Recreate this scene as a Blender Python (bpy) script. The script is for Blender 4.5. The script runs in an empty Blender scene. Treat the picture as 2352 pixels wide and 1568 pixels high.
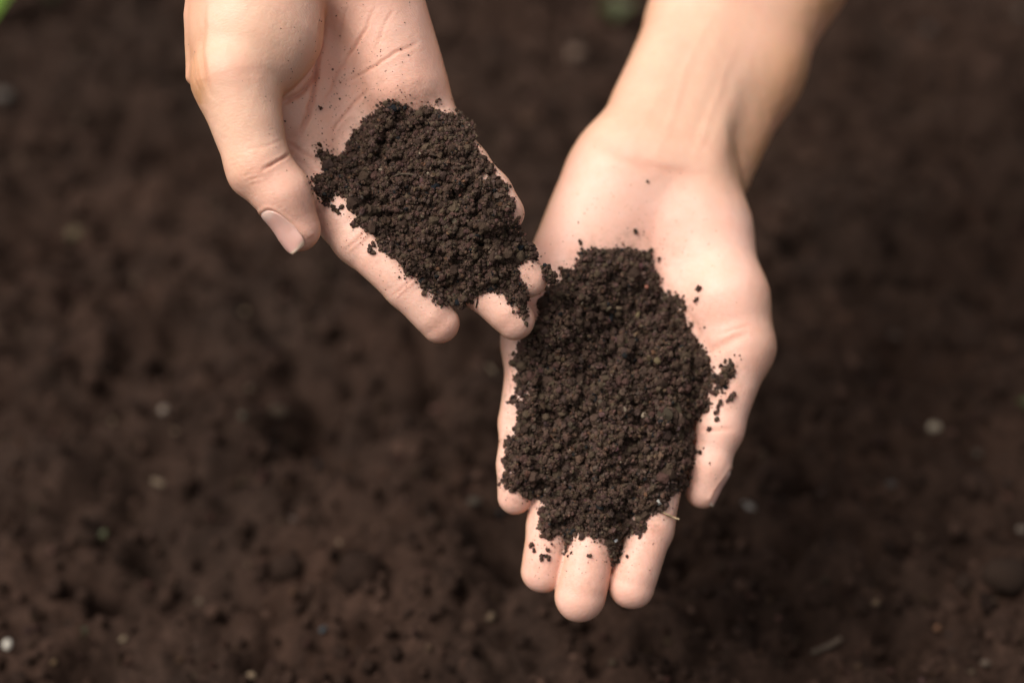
import bpy, math, random
import numpy as np
from mathutils import Vector, Matrix
from mathutils.bvhtree import BVHTree

SC = bpy.context.scene
COL = SC.collection
rng = np.random.default_rng(7)
random.seed(7)

# ------------------------------------------------------------------ camera
PITCH = 34.0                      # degrees below the horizon
FOCUS = 0.600                     # metres
cam_d = bpy.data.cameras.new('camera')
cam_d.sensor_width = 36.0
cam_d.lens = 60.0
cam_d.clip_start = 0.02
cam_d.clip_end = 200.0
cam_d.dof.use_dof = True
cam_d.dof.focus_distance = FOCUS - 0.006
cam_d.dof.aperture_fstop = 3.7
cam_d.dof.aperture_blades = 0
cam = bpy.data.objects.new('camera', cam_d)
COL.objects.link(cam)
CAM_H = 0.515
cam.location = (0, 0, CAM_H)
cam.rotation_euler = (math.radians(90 - PITCH), 0, 0)
SC.camera = cam

# ------------------------------------------------------------------ light
SUN_EL, SUN_AZ = 58.0, -118.0     # azimuth measured from +Y towards +X: high, over the viewer's left shoulder
world = bpy.data.worlds.new('World')
SC.world = world
world.use_nodes = True
wn = world.node_tree.nodes
wl = world.node_tree.links
wn.clear()
sky = wn.new('ShaderNodeTexSky')
sky.sky_type = 'NISHITA'
sky.sun_disc = False
sky.sun_elevation = math.radians(SUN_EL)
sky.sun_rotation = math.radians(SUN_AZ)
sky.air_density = 1.0
sky.dust_density = 4.0
sky.ozone_density = 1.0
hs = wn.new('ShaderNodeHueSaturation')      # a clouded sky: little of the blue is left
hs.inputs['Saturation'].default_value = 0.18
bg = wn.new('ShaderNodeBackground')
bg.inputs['Strength'].default_value = 0.05
wo = wn.new('ShaderNodeOutputWorld')
wl.new(sky.outputs[0], hs.inputs['Color'])
wl.new(hs.outputs[0], bg.inputs['Color'])
wl.new(bg.outputs[0], wo.inputs['Surface'])

sun_d = bpy.data.lights.new('sun', 'SUN')
sun_d.energy = 1.5
sun_d.angle = math.radians(40)
sun_d.color = (1.0, 0.955, 0.90)
sun = bpy.data.objects.new('sun', sun_d)
COL.objects.link(sun)
_e, _a = math.radians(SUN_EL), math.radians(SUN_AZ)
_dir = Vector((math.sin(_a) * math.cos(_e), math.cos(_a) * math.cos(_e), math.sin(_e)))
sun.rotation_euler = _dir.to_track_quat('Z', 'Y').to_euler()
sun.location = _dir * 5

SC.view_settings.view_transform = 'Standard'
SC.view_settings.look = 'None'
SC.view_settings.exposure = 1.34
SC.view_settings.gamma = 1.0
SC.view_settings.use_curve_mapping = False
SC.render.engine = 'CYCLES'
SC.cycles.use_denoising = True
SC.cycles.max_bounces = 6

# ------------------------------------------------------------------ frames
# Hands are modelled in millimetres in the frame x right, y up, z towards the camera, origin on the focus plane.
W_MM = 360.0
S = W_MM / 2352.0
R3 = np.array(Matrix.Rotation(math.radians(90 - PITCH), 3, 'X'))
CAMP = np.array([0, 0, CAM_H])


def to_world(P):
    P = np.asarray(P, float)
    q = P.copy()
    q[..., 2] -= FOCUS * 1000.0
    return (q / 1000.0) @ R3.T + CAMP


def dir_world(v):
    return np.asarray(v, float) @ R3.T


def F(u, v, z=0.0):
    k = (600.0 - z) / 600.0 * S
    return np.array([(u - 1176.0) * k, (784.0 - v) * k, z])


def FR(r, z=0.0):
    return r * S * (600.0 - z) / 600.0


def unF(P):
    k = 600.0 / (600.0 - P[..., 2]) / S
    return P[..., 0] * k + 1176.0, 784.0 - P[..., 1] * k


def ground_pt(u, v, h=0.0):
    d = F(u, v, 0.0)
    w = to_world(d) - CAMP
    t = (CAM_H - h) / -w[2]
    return CAMP + w * t


# ------------------------------------------------------------------ noise
def _h(ix, iy, iz, seed):
    n = (ix * 374761393 + iy * 668265263 + iz * 2147483647 + seed * 974634777) & 0xFFFFFFFF
    n = ((n ^ (n >> 13)) * 1274126177) & 0xFFFFFFFF
    n = (n ^ (n >> 16)) & 0xFFFFFFFF
    return n.astype(np.float64) / 4294967295.0


def vnoise(P, seed=0):
    P = np.asarray(P, float)
    i = np.floor(P).astype(np.int64)
    f = P - i
    f = f * f * f * (f * (f * 6 - 15) + 10)
    out = 0.0
    for dx in (0, 1):
        wx = f[..., 0] if dx else 1 - f[..., 0]
        for dy in (0, 1):
            wy = f[..., 1] if dy else 1 - f[..., 1]
            for dz in (0, 1):
                wz = f[..., 2] if dz else 1 - f[..., 2]
                out = out + wx * wy * wz * _h(i[..., 0] + dx, i[..., 1] + dy, i[..., 2] + dz, seed)
    return out * 2 - 1


def fbm(P, octaves=4, seed=0, gain=0.5):
    a, s, o = 1.0, 1.0, 0.0
    for k in range(octaves):
        o = o + a * vnoise(np.asarray(P) * s, seed + 17 * k)
        a *= gain
        s *= 2.03
    return o


# ------------------------------------------------------------------ mesh helpers
def mesh_from(name, V, Fc, smooth=True):
    """V (n,3) world coordinates, Fc (m,k) all faces of one size."""
    me = bpy.data.meshes.new(name)
    V = np.asarray(V, np.float32)
    Fc = np.asarray(Fc, np.int32)
    m, k = Fc.shape
    me.vertices.add(len(V))
    me.vertices.foreach_set('co', V.ravel())
    me.loops.add(m * k)
    me.loops.foreach_set('vertex_index', Fc.ravel())
    me.polygons.add(m)
    me.polygons.foreach_set('loop_start', np.arange(0, m * k, k, dtype=np.int32))
    me.polygons.foreach_set('use_smooth', np.full(m, smooth, dtype=bool))
    me.update(calc_edges=True)
    me.validate()
    return me


def set_color(me, name, C):
    a = me.attributes.new(name, 'FLOAT_COLOR', 'POINT')
    C = np.asarray(C, np.float32)
    if C.shape[1] == 3:
        C = np.hstack([C, np.ones((len(C), 1), np.float32)])
    a.data.foreach_set('color', C.ravel())


def link(name, me, mat=None, parent=None, loc=None):
    o = bpy.data.objects.new(name, me)
    if mat is not None and me is not None and len(me.materials) == 0:
        me.materials.append(mat)
    COL.objects.link(o)
    if parent is not None:
        o.parent = parent
    if loc is not None:
        o.location = loc
    return o


def tag(o, label=None, cat=None, group=None, kind=None):
    if label:
        o['label'] = label
    if cat:
        o['category'] = cat
    if group:
        o['group'] = group
    if kind:
        o['kind'] = kind
    return o


def empty(name, loc):
    o = bpy.data.objects.new(name, None)
    o.empty_display_size = 0.02
    COL.objects.link(o)
    o.location = tuple(loc)
    return o


# ------------------------------------------------------------------ materials
def new_mat(name):
    m = bpy.data.materials.new(name)
    m.use_nodes = True
    nt = m.node_tree
    b = nt.nodes['Principled BSDF']
    return m, nt, b


def N(nt, t, **kw):
    n = nt.nodes.new(t)
    for k, v in kw.items():
        setattr(n, k, v)
    return n


def skin_material():
    m, nt, b = new_mat('skin')
    L = nt.links.new
    at = N(nt, 'ShaderNodeAttribute', attribute_name='tone')
    sep = N(nt, 'ShaderNodeSeparateColor')
    L(at.outputs['Color'], sep.inputs[0])
    geo = N(nt, 'ShaderNodeTexCoord')
    # base: warm beige -> palm pink -> flushed
    mx1 = N(nt, 'ShaderNodeMix', data_type='RGBA')
    mx1.inputs['A'].default_value = (0.72, 0.45, 0.30, 1)
    mx1.inputs['B'].default_value = (0.775, 0.475, 0.375, 1)
    L(sep.outputs[0], mx1.inputs['Factor'])
    mx2 = N(nt, 'ShaderNodeMix', data_type='RGBA')
    mx2.inputs['B'].default_value = (0.60, 0.235, 0.15, 1)
    L(mx1.outputs['Result'], mx2.inputs['A'])
    L(sep.outputs[1], mx2.inputs['Factor'])
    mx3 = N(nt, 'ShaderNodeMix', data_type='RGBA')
    mx3.inputs['B'].default_value = (0.50, 0.255, 0.125, 1)  # tan tone; also carries the painted shading of the sides
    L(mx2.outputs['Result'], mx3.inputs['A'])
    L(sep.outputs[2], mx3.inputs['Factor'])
    # mottling
    nz = N(nt, 'ShaderNodeTexNoise')
    nz.inputs['Scale'].default_value = 130.0
    nz.inputs['Detail'].default_value = 5.0
    nz.inputs['Roughness'].default_value = 0.62
    L(geo.outputs['Object'], nz.inputs['Vector'])
    rm = N(nt, 'ShaderNodeMapRange')
    rm.inputs['From Min'].default_value = 0.32
    rm.inputs['From Max'].default_value = 0.70
    rm.inputs['To Min'].default_value = 0.0
    rm.inputs['To Max'].default_value = 0.34
    L(nz.outputs[0], rm.inputs['Value'])
    mx4 = N(nt, 'ShaderNodeMix', data_type='RGBA')
    mx4.inputs['B'].default_value = (0.70, 0.335, 0.225, 1)
    L(mx3.outputs['Result'], mx4.inputs['A'])
    L(rm.outputs[0], mx4.inputs['Factor'])
    nb = N(nt, 'ShaderNodeTexNoise')
    nb.inputs['Scale'].default_value = 42.0
    nb.inputs['Detail'].default_value = 3.0
    L(geo.outputs['Object'], nb.inputs['Vector'])
    rb = N(nt, 'ShaderNodeMapRange')
    rb.inputs['From Min'].default_value = 0.46
    rb.inputs['From Max'].default_value = 0.72
    rb.inputs['To Min'].default_value = 0.0
    rb.inputs['To Max'].default_value = 0.46
    L(nb.outputs[0], rb.inputs['Value'])
    mx5 = N(nt, 'ShaderNodeMix', data_type='RGBA')
    mx5.inputs['B'].default_value = (0.70, 0.34, 0.245, 1)
    L(mx4.outputs['Result'], mx5.inputs['A'])
    L(rb.outputs[0], mx5.inputs['Factor'])
    da = N(nt, 'ShaderNodeAttribute', attribute_name='dirt')
    dn = N(nt, 'ShaderNodeTexNoise')
    dn.inputs['Scale'].default_value = 420.0
    dn.inputs['Detail'].default_value = 6.0
    dn.inputs['Roughness'].default_value = 0.7
    L(geo.outputs['Object'], dn.inputs['Vector'])
    dr = N(nt, 'ShaderNodeMapRange')
    dr.inputs['From Min'].default_value = 0.46
    dr.inputs['From Max'].default_value = 0.66
    L(dn.outputs[0], dr.inputs['Value'])
    dm = N(nt, 'ShaderNodeMath', operation='MULTIPLY')
    L(dr.outputs[0], dm.inputs[0])
    L(da.outputs['Fac'], dm.inputs[1])
    mx6 = N(nt, 'ShaderNodeMix', data_type='RGBA')
    mx6.inputs['B'].default_value = (0.16, 0.095, 0.06, 1)
    L(mx5.outputs['Result'], mx6.inputs['A'])
    L(dm.outputs[0], mx6.inputs['Factor'])
    L(mx6.outputs['Result'], b.inputs['Base Color'])
    b.inputs['Subsurface Weight'].default_value = 0.32
    b.inputs['Subsurface Radius'].default_value = (1.0, 0.36, 0.2)
    b.inputs['Subsurface Scale'].default_value = 0.0035
    b.inputs['Specular IOR Level'].default_value = 0.42
    # roughness
    rr = N(nt, 'ShaderNodeMapRange')
    rr.inputs['To Min'].default_value = 0.42
    rr.inputs['To Max'].default_value = 0.62
    L(nz.outputs[0], rr.inputs['Value'])
    L(rr.outputs[0], b.inputs['Roughness'])
    # fine skin relief: cell net and fine ridges
    vo = N(nt, 'ShaderNodeTexVoronoi', feature='DISTANCE_TO_EDGE')
    vo.inputs['Scale'].default_value = 1150.0
    L(geo.outputs['Object'], vo.inputs['Vector'])
    n2 = N(nt, 'ShaderNodeTexNoise')
    n2.inputs['Scale'].default_value = 900.0
    n2.inputs['Detail'].default_value = 3.0
    L(geo.outputs['Object'], n2.inputs['Vector'])
    ad = N(nt, 'ShaderNodeMath', operation='MULTIPLY_ADD')
    ad.inputs[1].default_value = 0.9
    L(vo.outputs['Distance'], ad.inputs[0])
    L(n2.outputs[0], ad.inputs[2])
    mpn = N(nt, 'ShaderNodeMapping')
    mpn.inputs['Rotation'].default_value = (0.3, 0.2, 0.75)
    mpn.inputs['Scale'].default_value = (330, 1250, 500)
    L(geo.outputs['Object'], mpn.inputs['Vector'])
    v2 = N(nt, 'ShaderNodeTexVoronoi', feature='DISTANCE_TO_EDGE')
    v2.inputs['Scale'].default_value = 1.0
    L(mpn.outputs[0], v2.inputs['Vector'])
    mn = N(nt, 'ShaderNodeMath', operation='MINIMUM')
    mn.inputs[1].default_value = 0.22
    L(v2.outputs['Distance'], mn.inputs[0])
    ad2 = N(nt, 'ShaderNodeMath', operation='MULTIPLY_ADD')
    ad2.inputs[1].default_value = 3.0
    L(mn.outputs[0], ad2.inputs[0])
    L(ad.outputs[0], ad2.inputs[2])
    bp = N(nt, 'ShaderNodeBump')
    bp.inputs['Strength'].default_value = 0.20
    bp.inputs['Distance'].default_value = 0.0003
    L(ad2.outputs[0], bp.inputs['Height'])
    L(bp.outputs[0], b.inputs['Normal'])
    return m


def nail_material():
    m, nt, b = new_mat('nail')
    L = nt.links.new
    at = N(nt, 'ShaderNodeAttribute', attribute_name='tone')
    L(at.outputs['Color'], b.inputs['Base Color'])
    b.inputs['Roughness'].default_value = 0.24
    b.inputs['Specular IOR Level'].default_value = 0.5
    b.inputs['Subsurface Weight'].default_value = 0.3
    b.inputs['Subsurface Radius'].default_value = (1.0, 0.4, 0.25)
    b.inputs['Subsurface Scale'].default_value = 0.002
    geo = N(nt, 'ShaderNodeTexCoord')
    n2 = N(nt, 'ShaderNodeTexNoise')
    n2.inputs['Scale'].default_value = 500.0
    L(geo.outputs['Object'], n2.inputs['Vector'])
    bp = N(nt, 'ShaderNodeBump')
    bp.inputs['Strength'].default_value = 0.12
    bp.inputs['Distance'].default_value = 0.0002
    L(n2.outputs[0], bp.inputs['Height'])
    L(bp.outputs[0], b.inputs['Normal'])
    return m


def soil_material(name, scale=1.0, bump=0.5):
    m, nt, b = new_mat(name)
    L = nt.links.new
    at = N(nt, 'ShaderNodeAttribute', attribute_name='tone')
    geo = N(nt, 'ShaderNodeTexCoord')
    nz = N(nt, 'ShaderNodeTexNoise')
    nz.inputs['Scale'].default_value = 900.0 * scale
    nz.inputs['Detail'].default_value = 4.0
    L(geo.outputs['Object'], nz.inputs['Vector'])
    rm = N(nt, 'ShaderNodeMapRange')
    rm.inputs['From Min'].default_value = 0.3
    rm.inputs['From Max'].default_value = 0.7
    rm.inputs['To Min'].default_value = 0.65
    rm.inputs['To Max'].default_value = 1.4
    L(nz.outputs[0], rm.inputs['Value'])
    mul = N(nt, 'ShaderNodeVectorMath', operation='SCALE')
    L(at.outputs['Color'], mul.inputs[0])
    L(rm.outputs[0], mul.inputs['Scale'])
    L(mul.outputs[0], b.inputs['Base Color'])
    b.inputs['Roughness'].default_value = 0.85
    b.inputs['Specular IOR Level'].default_value = 0.06
    bp = N(nt, 'ShaderNodeBump')
    bp.inputs['Strength'].default_value = bump
    bp.inputs['Distance'].default_value = 0.0006 / scale
    L(nz.outputs[0], bp.inputs['Height'])
    L(bp.outputs[0], b.inputs['Normal'])
    return m


def plain_material(name, col, rough=0.7, var=0.25, scale=300.0, spec=0.3):
    m, nt, b = new_mat(name)
    L = nt.links.new
    geo = N(nt, 'ShaderNodeTexCoord')
    nz = N(nt, 'ShaderNodeTexNoise')
    nz.inputs['Scale'].default_value = scale
    nz.inputs['Detail'].default_value = 4.0
    L(geo.outputs['Object'], nz.inputs['Vector'])
    mx = N(nt, 'ShaderNodeMix', data_type='RGBA')
    mx.inputs['A'].default_value = tuple(c * (1 - var) for c in col) + (1,)
    mx.inputs['B'].default_value = tuple(min(1, c * (1 + var)) for c in col) + (1,)
    L(nz.outputs[0], mx.inputs['Factor'])
    L(mx.outputs['Result'], b.inputs['Base Color'])
    b.inputs['Roughness'].default_value = rough
    b.inputs['Specular IOR Level'].default_value = spec
    bp = N(nt, 'ShaderNodeBump')
    bp.inputs['Strength'].default_value = 0.3
    bp.inputs['Distance'].default_value = 0.0005
    L(nz.outputs[0], bp.inputs['Height'])
    L(bp.outputs[0], b.inputs['Normal'])
    return m


M_SKIN = skin_material()
M_NAIL = nail_material()
M_CRUMB = soil_material('potting_soil', 1.0, 0.5)
M_GROUND = soil_material('ground_soil', 0.35, 0.6)

# ------------------------------------------------------------------ crumbs
_t = (1 + 5 ** 0.5) / 2
ICO_V = np.array([(-1, _t, 0), (1, _t, 0), (-1, -_t, 0), (1, -_t, 0), (0, -1, _t), (0, 1, _t), (0, -1, -_t), (0, 1, -_t), (_t, 0, -1), (_t, 0, 1), (-_t, 0, -1), (-_t, 0, 1)])
ICO_V /= np.linalg.norm(ICO_V[0])
ICO_F = np.array([(0, 11, 5), (0, 5, 1), (0, 1, 7), (0, 7, 10), (0, 10, 11), (1, 5, 9), (5, 11, 4), (11, 10, 2), (10, 7, 6), (7, 1, 8), (3, 9, 4), (3, 4, 2), (3, 2, 6), (3, 6, 8), (3, 8, 9), (4, 9, 5), (2, 4, 11), (6, 2, 10), (8, 6, 7), (9, 8, 1)])


def rand_rot(n, g=rng):
    q = g.normal(size=(n, 4))
    q /= np.linalg.norm(q, axis=1)[:, None]
    w, x, y, z = q.T
    return np.stack([np.stack([1 - 2 * (y * y + z * z), 2 * (x * y - z * w), 2 * (x * z + y * w)], 1),
                     np.stack([2 * (x * y + z * w), 1 - 2 * (x * x + z * z), 2 * (y * z - x * w)], 1),
                     np.stack([2 * (x * z - y * w), 2 * (y * z + x * w), 1 - 2 * (x * x + y * y)], 1)], 1)


def crumbs_mesh(name, C, Rr, colors, rough=0.22, squash=0.25, smooth=False):
    """One mesh of n irregular crumbs: C (n,3) world centres, Rr (n,) radii in metres."""
    n = len(C)
    V = np.repeat(ICO_V[None], n, 0) * (1 + rng.normal(0, rough, (n, 12, 1)).clip(-.5, .5))
    V = V * (1 + rng.uniform(-squash, squash, (n, 1, 3)))
    V = np.einsum('nij,nkj->nki', rand_rot(n), V) * Rr[:, None, None] + C[:, None, :]
    Fc = ICO_F[None] + (np.arange(n) * 12)[:, None, None]
    me = mesh_from(name, V.reshape(-1, 3), Fc.reshape(-1, 3), smooth)
    set_color(me, 'tone', np.repeat(colors, 12, 0))
    return me


def soil_colors(n, base=(0.030, 0.0195, 0.0140), g=rng):
    b = np.array(base)
    C = b[None] * g.uniform(0.55, 1.5, (n, 1)) * (1 + g.normal(0, 0.06, (n, 3)))
    k = g.random(n)
    C[k < 0.035] = np.array([0.075, 0.052, 0.034]) * g.uniform(.6, 1.3, ((k < 0.035).sum(), 1))
    s = (k > 0.055) & (k < 0.063)
    C[s] = np.array([0.095, 0.048, 0.028]) * g.uniform(.6, 1.2, (s.sum(), 1))
    s = (k > 0.075) & (k < 0.10)
    C[s] = np.array([0.0150, 0.0148, 0.0150])
    s = (k > 0.9985)
    C[s] = np.array([0.20, 0.155, 0.11])
    return C.clip(0, 1)


# ------------------------------------------------------------------ signed distance modelling
def smin(a, b, k):
    h = np.maximum(k - np.abs(a - b), 0.0) / k
    return np.minimum(a, b) - h * h * k * 0.25


class Cone:
    def __init__(s, a, b, ra, rb, n=None, f=1.0):
        s.a, s.b, s.ra, s.rb = np.array(a, float), np.array(b, float), ra, rb
        s.n = None if n is None else np.array(n, float) / np.linalg.norm(n)
        s.f = f

    def __call__(s, P):
        pa = P - s.a.astype(P.dtype)
        ba = s.b - s.a
        if s.n is not None:
            pa = pa + np.outer(pa @ s.n, s.n) * (1 / s.f - 1)
            ba = ba + s.n * (ba @ s.n) * (1 / s.f - 1)
        l2 = max(float(ba @ ba), 1e-9)
        t = pa @ ba.astype(pa.dtype)
        h = np.clip(t / l2, 0, 1)
        d2 = np.einsum('ij,ij->i', pa, pa) + h * (h * l2 - 2 * t)
        d = np.sqrt(np.maximum(d2, 0)) - (s.ra + (s.rb - s.ra) * h)
        return d * (s.f if s.n is not None and s.f < 1 else 1.0) ** 0.5


def C2(u1, v1, z1, r1, u2, v2, z2, r2, n=None, f=1.0):
    return Cone(F(u1, v1, z1), F(u2, v2, z2), FR(r1, z1), FR(r2, z2), n, f)


def chain(pts, kk=3.0):
    """pts: list of (u,v,z,r): a finger as a chain of tapered capsules with soft pads on the palm side."""
    prims = [C2(*pts[i], *pts[i + 1]) for i in range(len(pts) - 1)]
    pads = []
    for i in range(len(pts) - 1):
        a, b = F(*pts[i][:3]), F(*pts[i + 1][:3])
        ra, rb = FR(pts[i][3], pts[i][2]), FR(pts[i + 1][3], pts[i + 1][2])
        r = (ra + rb) / 2
        t = 0.55
        c = a + (b - a) * t + np.array([0, 0, r * 0.22])
        e = (b - a) * 0.18
        pads.append(Cone(c - e, c + e, r * 0.87, r * 0.87))

    rm = max(max(q.ra, q.rb) for q in prims) + 7.0
    ends = np.array([q.a for q in prims] + [prims[-1].b])
    lo, hi = ends.min(0) - rm, ends.max(0) + rm

    def f(P):
        out = np.full(len(P), 60.0, P.dtype)          # far away: no need to look closer
        near = ((P > lo) & (P < hi)).all(1)
        Q = P[near]
        if len(Q):
            d = prims[0](Q)
            for q in prims[1:]:
                d = smin(d, q(Q), kk)
            for q in pads:
                d = smin(d, q(Q), 2.0)
            out[near] = d
        return out
    return f


def surface(sdf, lo, hi, step):
    """Surface nets over a narrow band, then projected onto the zero set."""
    lo, hi = np.array(lo, float), np.array(hi, float)
    B = 4
    nb = np.ceil((hi - lo) / (step * B)).astype(int)
    cg = np.stack(np.meshgrid(*[np.arange(k) for k in nb], indexing='ij'), -1).reshape(-1, 3)
    cc = lo + (cg + 0.5) * step * B
    dc = sdf(cc)
    D = np.empty(nb * B, np.float32)
    Db = D.reshape(nb[0], B, nb[1], B, nb[2], B)
    Db[:] = dc.reshape(nb)[:, None, :, None, :, None]
    act = cg[np.abs(dc) < step * B * 1.6 + 1.0]
    off = np.stack(np.meshgrid(*[np.arange(B)] * 3, indexing='ij'), -1).reshape(-1, 3)
    for s0 in range(0, len(act), 8000):
        a = act[s0:s0 + 8000]
        idx = (a[:, None, :] * B + off[None]).reshape(-1, 3)
        D[idx[:, 0], idx[:, 1], idx[:, 2]] = sdf((lo + (idx + 0.5) * step).astype(np.float32))
    s = D < 0
    n = s[:-1, :-1, :-1].astype(np.int8)
    cnt = np.zeros_like(n)
    cor = [(i, j, k) for i in (0, 1) for j in (0, 1) for k in (0, 1)]
    sh = [x - 1 for x in D.shape]
    for (i, j, k) in cor:
        cnt += s[i:i + sh[0], j:j + sh[1], k:k + sh[2]]
    ac = np.argwhere((cnt > 0) & (cnt < 8))
    vals = np.stack([D[ac[:, 0] + i, ac[:, 1] + j, ac[:, 2] + k] for (i, j, k) in cor], 1)
    acc = np.zeros((len(ac), 3))
    num = np.zeros(len(ac))
    for a in range(8):
        for b in range(a + 1, 8):
            ca, cb = np.array(cor[a]), np.array(cor[b])
            if np.abs(ca - cb).sum() != 1:
                continue
            va, vb = vals[:, a], vals[:, b]
            m = (va < 0) != (vb < 0)
            t = va[m] / (va[m] - vb[m])
            acc[m] += ca + (cb - ca) * t[:, None]
            num[m] += 1
    V = lo + (ac + 0.5 + acc / num[:, None]) * step
    vid = np.full(sh, -1, np.int32)
    vid[ac[:, 0], ac[:, 1], ac[:, 2]] = np.arange(len(ac))
    faces = []
    for ax in range(3):
        o1, o2 = [(1, 2), (2, 0), (0, 1)][ax]
        sl0 = [slice(None)] * 3
        sl1 = [slice(None)] * 3
        sl0[ax] = slice(0, -1)
        sl1[ax] = slice(1, None)
        e = np.argwhere(s[tuple(sl0)] != s[tuple(sl1)])
        e = e[(e[:, o1] > 0) & (e[:, o2] > 0) & (e[:, o1] < D.shape[o1] - 1) & (e[:, o2] < D.shape[o2] - 1)]
        ins = s[e[:, 0], e[:, 1], e[:, 2]]
        d1 = np.zeros(3, int)
        d1[o1] = 1
        d2 = np.zeros(3, int)
        d2[o2] = 1
        q = np.stack([vid[tuple((e - x).T)] for x in (d1 * 0, d1, d1 + d2, d2)], 1)
        q[~ins] = q[~ins][:, ::-1]
        faces.append(q)
    Fc = np.vstack(faces)
    Fc = Fc[(Fc >= 0).all(1)]
    V32 = V.astype(np.float32)
    d = sdf(V32)
    g = np.stack([sdf(V32 + np.float32(.3) * np.eye(3, dtype=np.float32)[a]) - d for a in range(3)], 1)
    g = g / np.maximum(np.linalg.norm(g, axis=1)[:, None], 1e-6)
    V = V - g * np.clip(d, -step, step)[:, None]
    # normals from the faces
    fn = np.cross(V[Fc[:, 2]] - V[Fc[:, 0]], V[Fc[:, 3]] - V[Fc[:, 1]])
    Nn = np.stack([sum(np.bincount(Fc[:, k], fn[:, a], len(V)) for k in range(4)) for a in range(3)], 1)
    Nn /= np.maximum(np.linalg.norm(Nn, axis=1)[:, None], 1e-9)
    return V, Fc, Nn


def seg_dist(U, Q):
    """distance in 2D from points U (n,2) to polyline Q, and the parameter along it 0..1"""
    Q = np.asarray(Q, float)
    best = np.full(len(U), 1e9)
    par = np.zeros(len(U))
    m = len(Q) - 1
    for i in range(m):
        a, b = Q[i], Q[i + 1]
        ba = b - a
        h = np.clip(((U - a) @ ba) / max(ba @ ba, 1e-9), 0, 1)
        d = np.linalg.norm(U - a - h[:, None] * ba, axis=1)
        k = d < best
        best[k] = d[k]
        par[k] = (i + h[k]) / m
    return best, par


def smooth_line(Q, it=2):
    Q = np.asarray(Q, float)
    for _ in range(it):
        A = Q[:-1] * .75 + Q[1:] * .25
        B = Q[:-1] * .25 + Q[1:] * .75
        Q = np.vstack([Q[:1], np.stack([A, B], 1).reshape(-1, Q.shape[1])[1:-1], Q[-1:]])
    return Q


class Nail:
    """A nail laid over the back of a finger tip. a: last joint, b: tip centre, n: the way the back of the tip faces."""
    def __init__(s, a, b, rt, n, s0, s1, half):
        s.a, s.b = np.array(a), np.array(b)
        ax = s.b - s.a
        s.len = np.linalg.norm(ax)
        s.ax = ax / s.len
        n = np.array(n, float)
        n -= s.ax * (n @ s.ax)
        s.n = n / np.linalg.norm(n)
        s.m = np.cross(s.ax, s.n)
        s.s0, s.s1, s.half = s0, s1, half          # along the axis in mm from a, half width in mm

    def coords(s, P):
        q = P - s.a
        y = q @ s.ax
        x = q @ s.m
        return x, y, q @ s.n

    def inside(s, P):
        """signed: <0 inside the nail outline (mm), big when on the other side"""
        x, y, h = s.coords(P)
        cy, ly = (s.s0 + s.s1) / 2, (s.s1 - s.s0) / 2
        d = (np.abs(x / s.half) ** 4 + np.abs((y - cy) / ly) ** 4) ** 0.25
        d = (d - 1) * s.half
        return np.where(h > 0, d, 50.0)

    def build(s, sdf, parent, lift=0.25):
        nu, nv = 21, 27
        xs = np.linspace(-1, 1, nu)
        ys = np.linspace(0, 1, nv)
        X, Y = np.meshgrid(xs, ys)
        t = Y
        # rounded-square outline
        corner = np.where(t < .3, np.sqrt(np.clip(1 - ((.3 - t) / .3) ** 2 * .9, 0, 1)), 1.0)
        corner = np.where(t > .80, np.sqrt(np.clip(1 - ((t - .80) / .20) ** 2 * .62, 0, 1)), corner)
        xx = X * s.half * corner
        bow = (1 - X ** 2)
        yy = s.s0 + (s.s1 - s.s0) * t + 0.5 * bow * (t - .5) * 1.3
        base = s.a + xx[..., None] * s.m + yy[..., None] * s.ax
        P = (base + 16 * s.n).reshape(-1, 3)
        hgt = np.full(len(P), 16.0)
        for _ in range(60):
            d = sdf(base.reshape(-1, 3) + hgt[:, None] * s.n) - 0.02
            hgt = hgt - np.clip(d, -1, 1) * 0.8
        H = hgt.reshape(nv, nu)
        # beyond the flesh the plate keeps its own line
        lim = int(nv * .62)
        c0 = H[lim, nu // 2]
        prof = c0 + (np.median(np.diff(H[lim - 6:lim, nu // 2])) * 0.8) * np.arange(nv - lim)
        arch = (1 - np.abs(X) ** 2.4)
        edge = H[:lim + 1, :].copy()
        shape = edge[lim] - edge[lim, nu // 2]
        for r in range(lim, nv):
            H[r] = np.maximum(H[r], prof[r - lim] + shape)
            H[r] = prof[r - lim] + shape
        top = H + lift * (0.35 + 0.65 * arch) * np.clip(t / .12, 0.0, 1)
        top = top - 0.35 * np.clip(1 - t / .06, 0, 1)
        bot = H - 0.35
        VT = base + top[..., None] * s.n
        VB = base + bot[..., None] * s.n
        V = np.vstack([VT.reshape(-1, 3), VB.reshape(-1, 3)])
        idx = np.arange(nu * nv).reshape(nv, nu)
        q = np.stack([idx[:-1, :-1], idx[:-1, 1:], idx[1:, 1:], idx[1:, :-1]], -1).reshape(-1, 4)
        o = nu * nv
        ring = np.concatenate([idx[0, :], idx[1:, -1], idx[-1, -2::-1], idx[-2:0:-1, 0]])
        r2 = np.roll(ring, -1)
        side = np.stack([ring, ring + o, r2 + o, r2], 1)
        Fc = np.vstack([q, q[:, ::-1] + o, side])
        # plate pink, half-moon pale near the root, free edge pale
        tt = np.tile(t.reshape(-1), 2)
        xc = np.tile(X.reshape(-1), 2)
        C = np.tile(np.array([0.70, 0.395, 0.325]), (len(V), 1))
        moon = np.clip((0.24 - tt - 0.08 * xc ** 2) / .06, 0, 1)[:, None]
        C = C * (1 - moon) + np.array([0.735, 0.475, 0.395]) * moon
        fr = np.clip((tt - 0.93 + 0.05 * xc ** 2) / .03, 0, 1)[:, None]
        C = C * (1 - fr) + np.array([0.755, 0.545, 0.42]) * fr
        me = mesh_from('fingernail', to_world(V), Fc, True)
        set_color(me, 'tone', C)
        o = link('fingernail', me, M_NAIL, parent)
        return o


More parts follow.
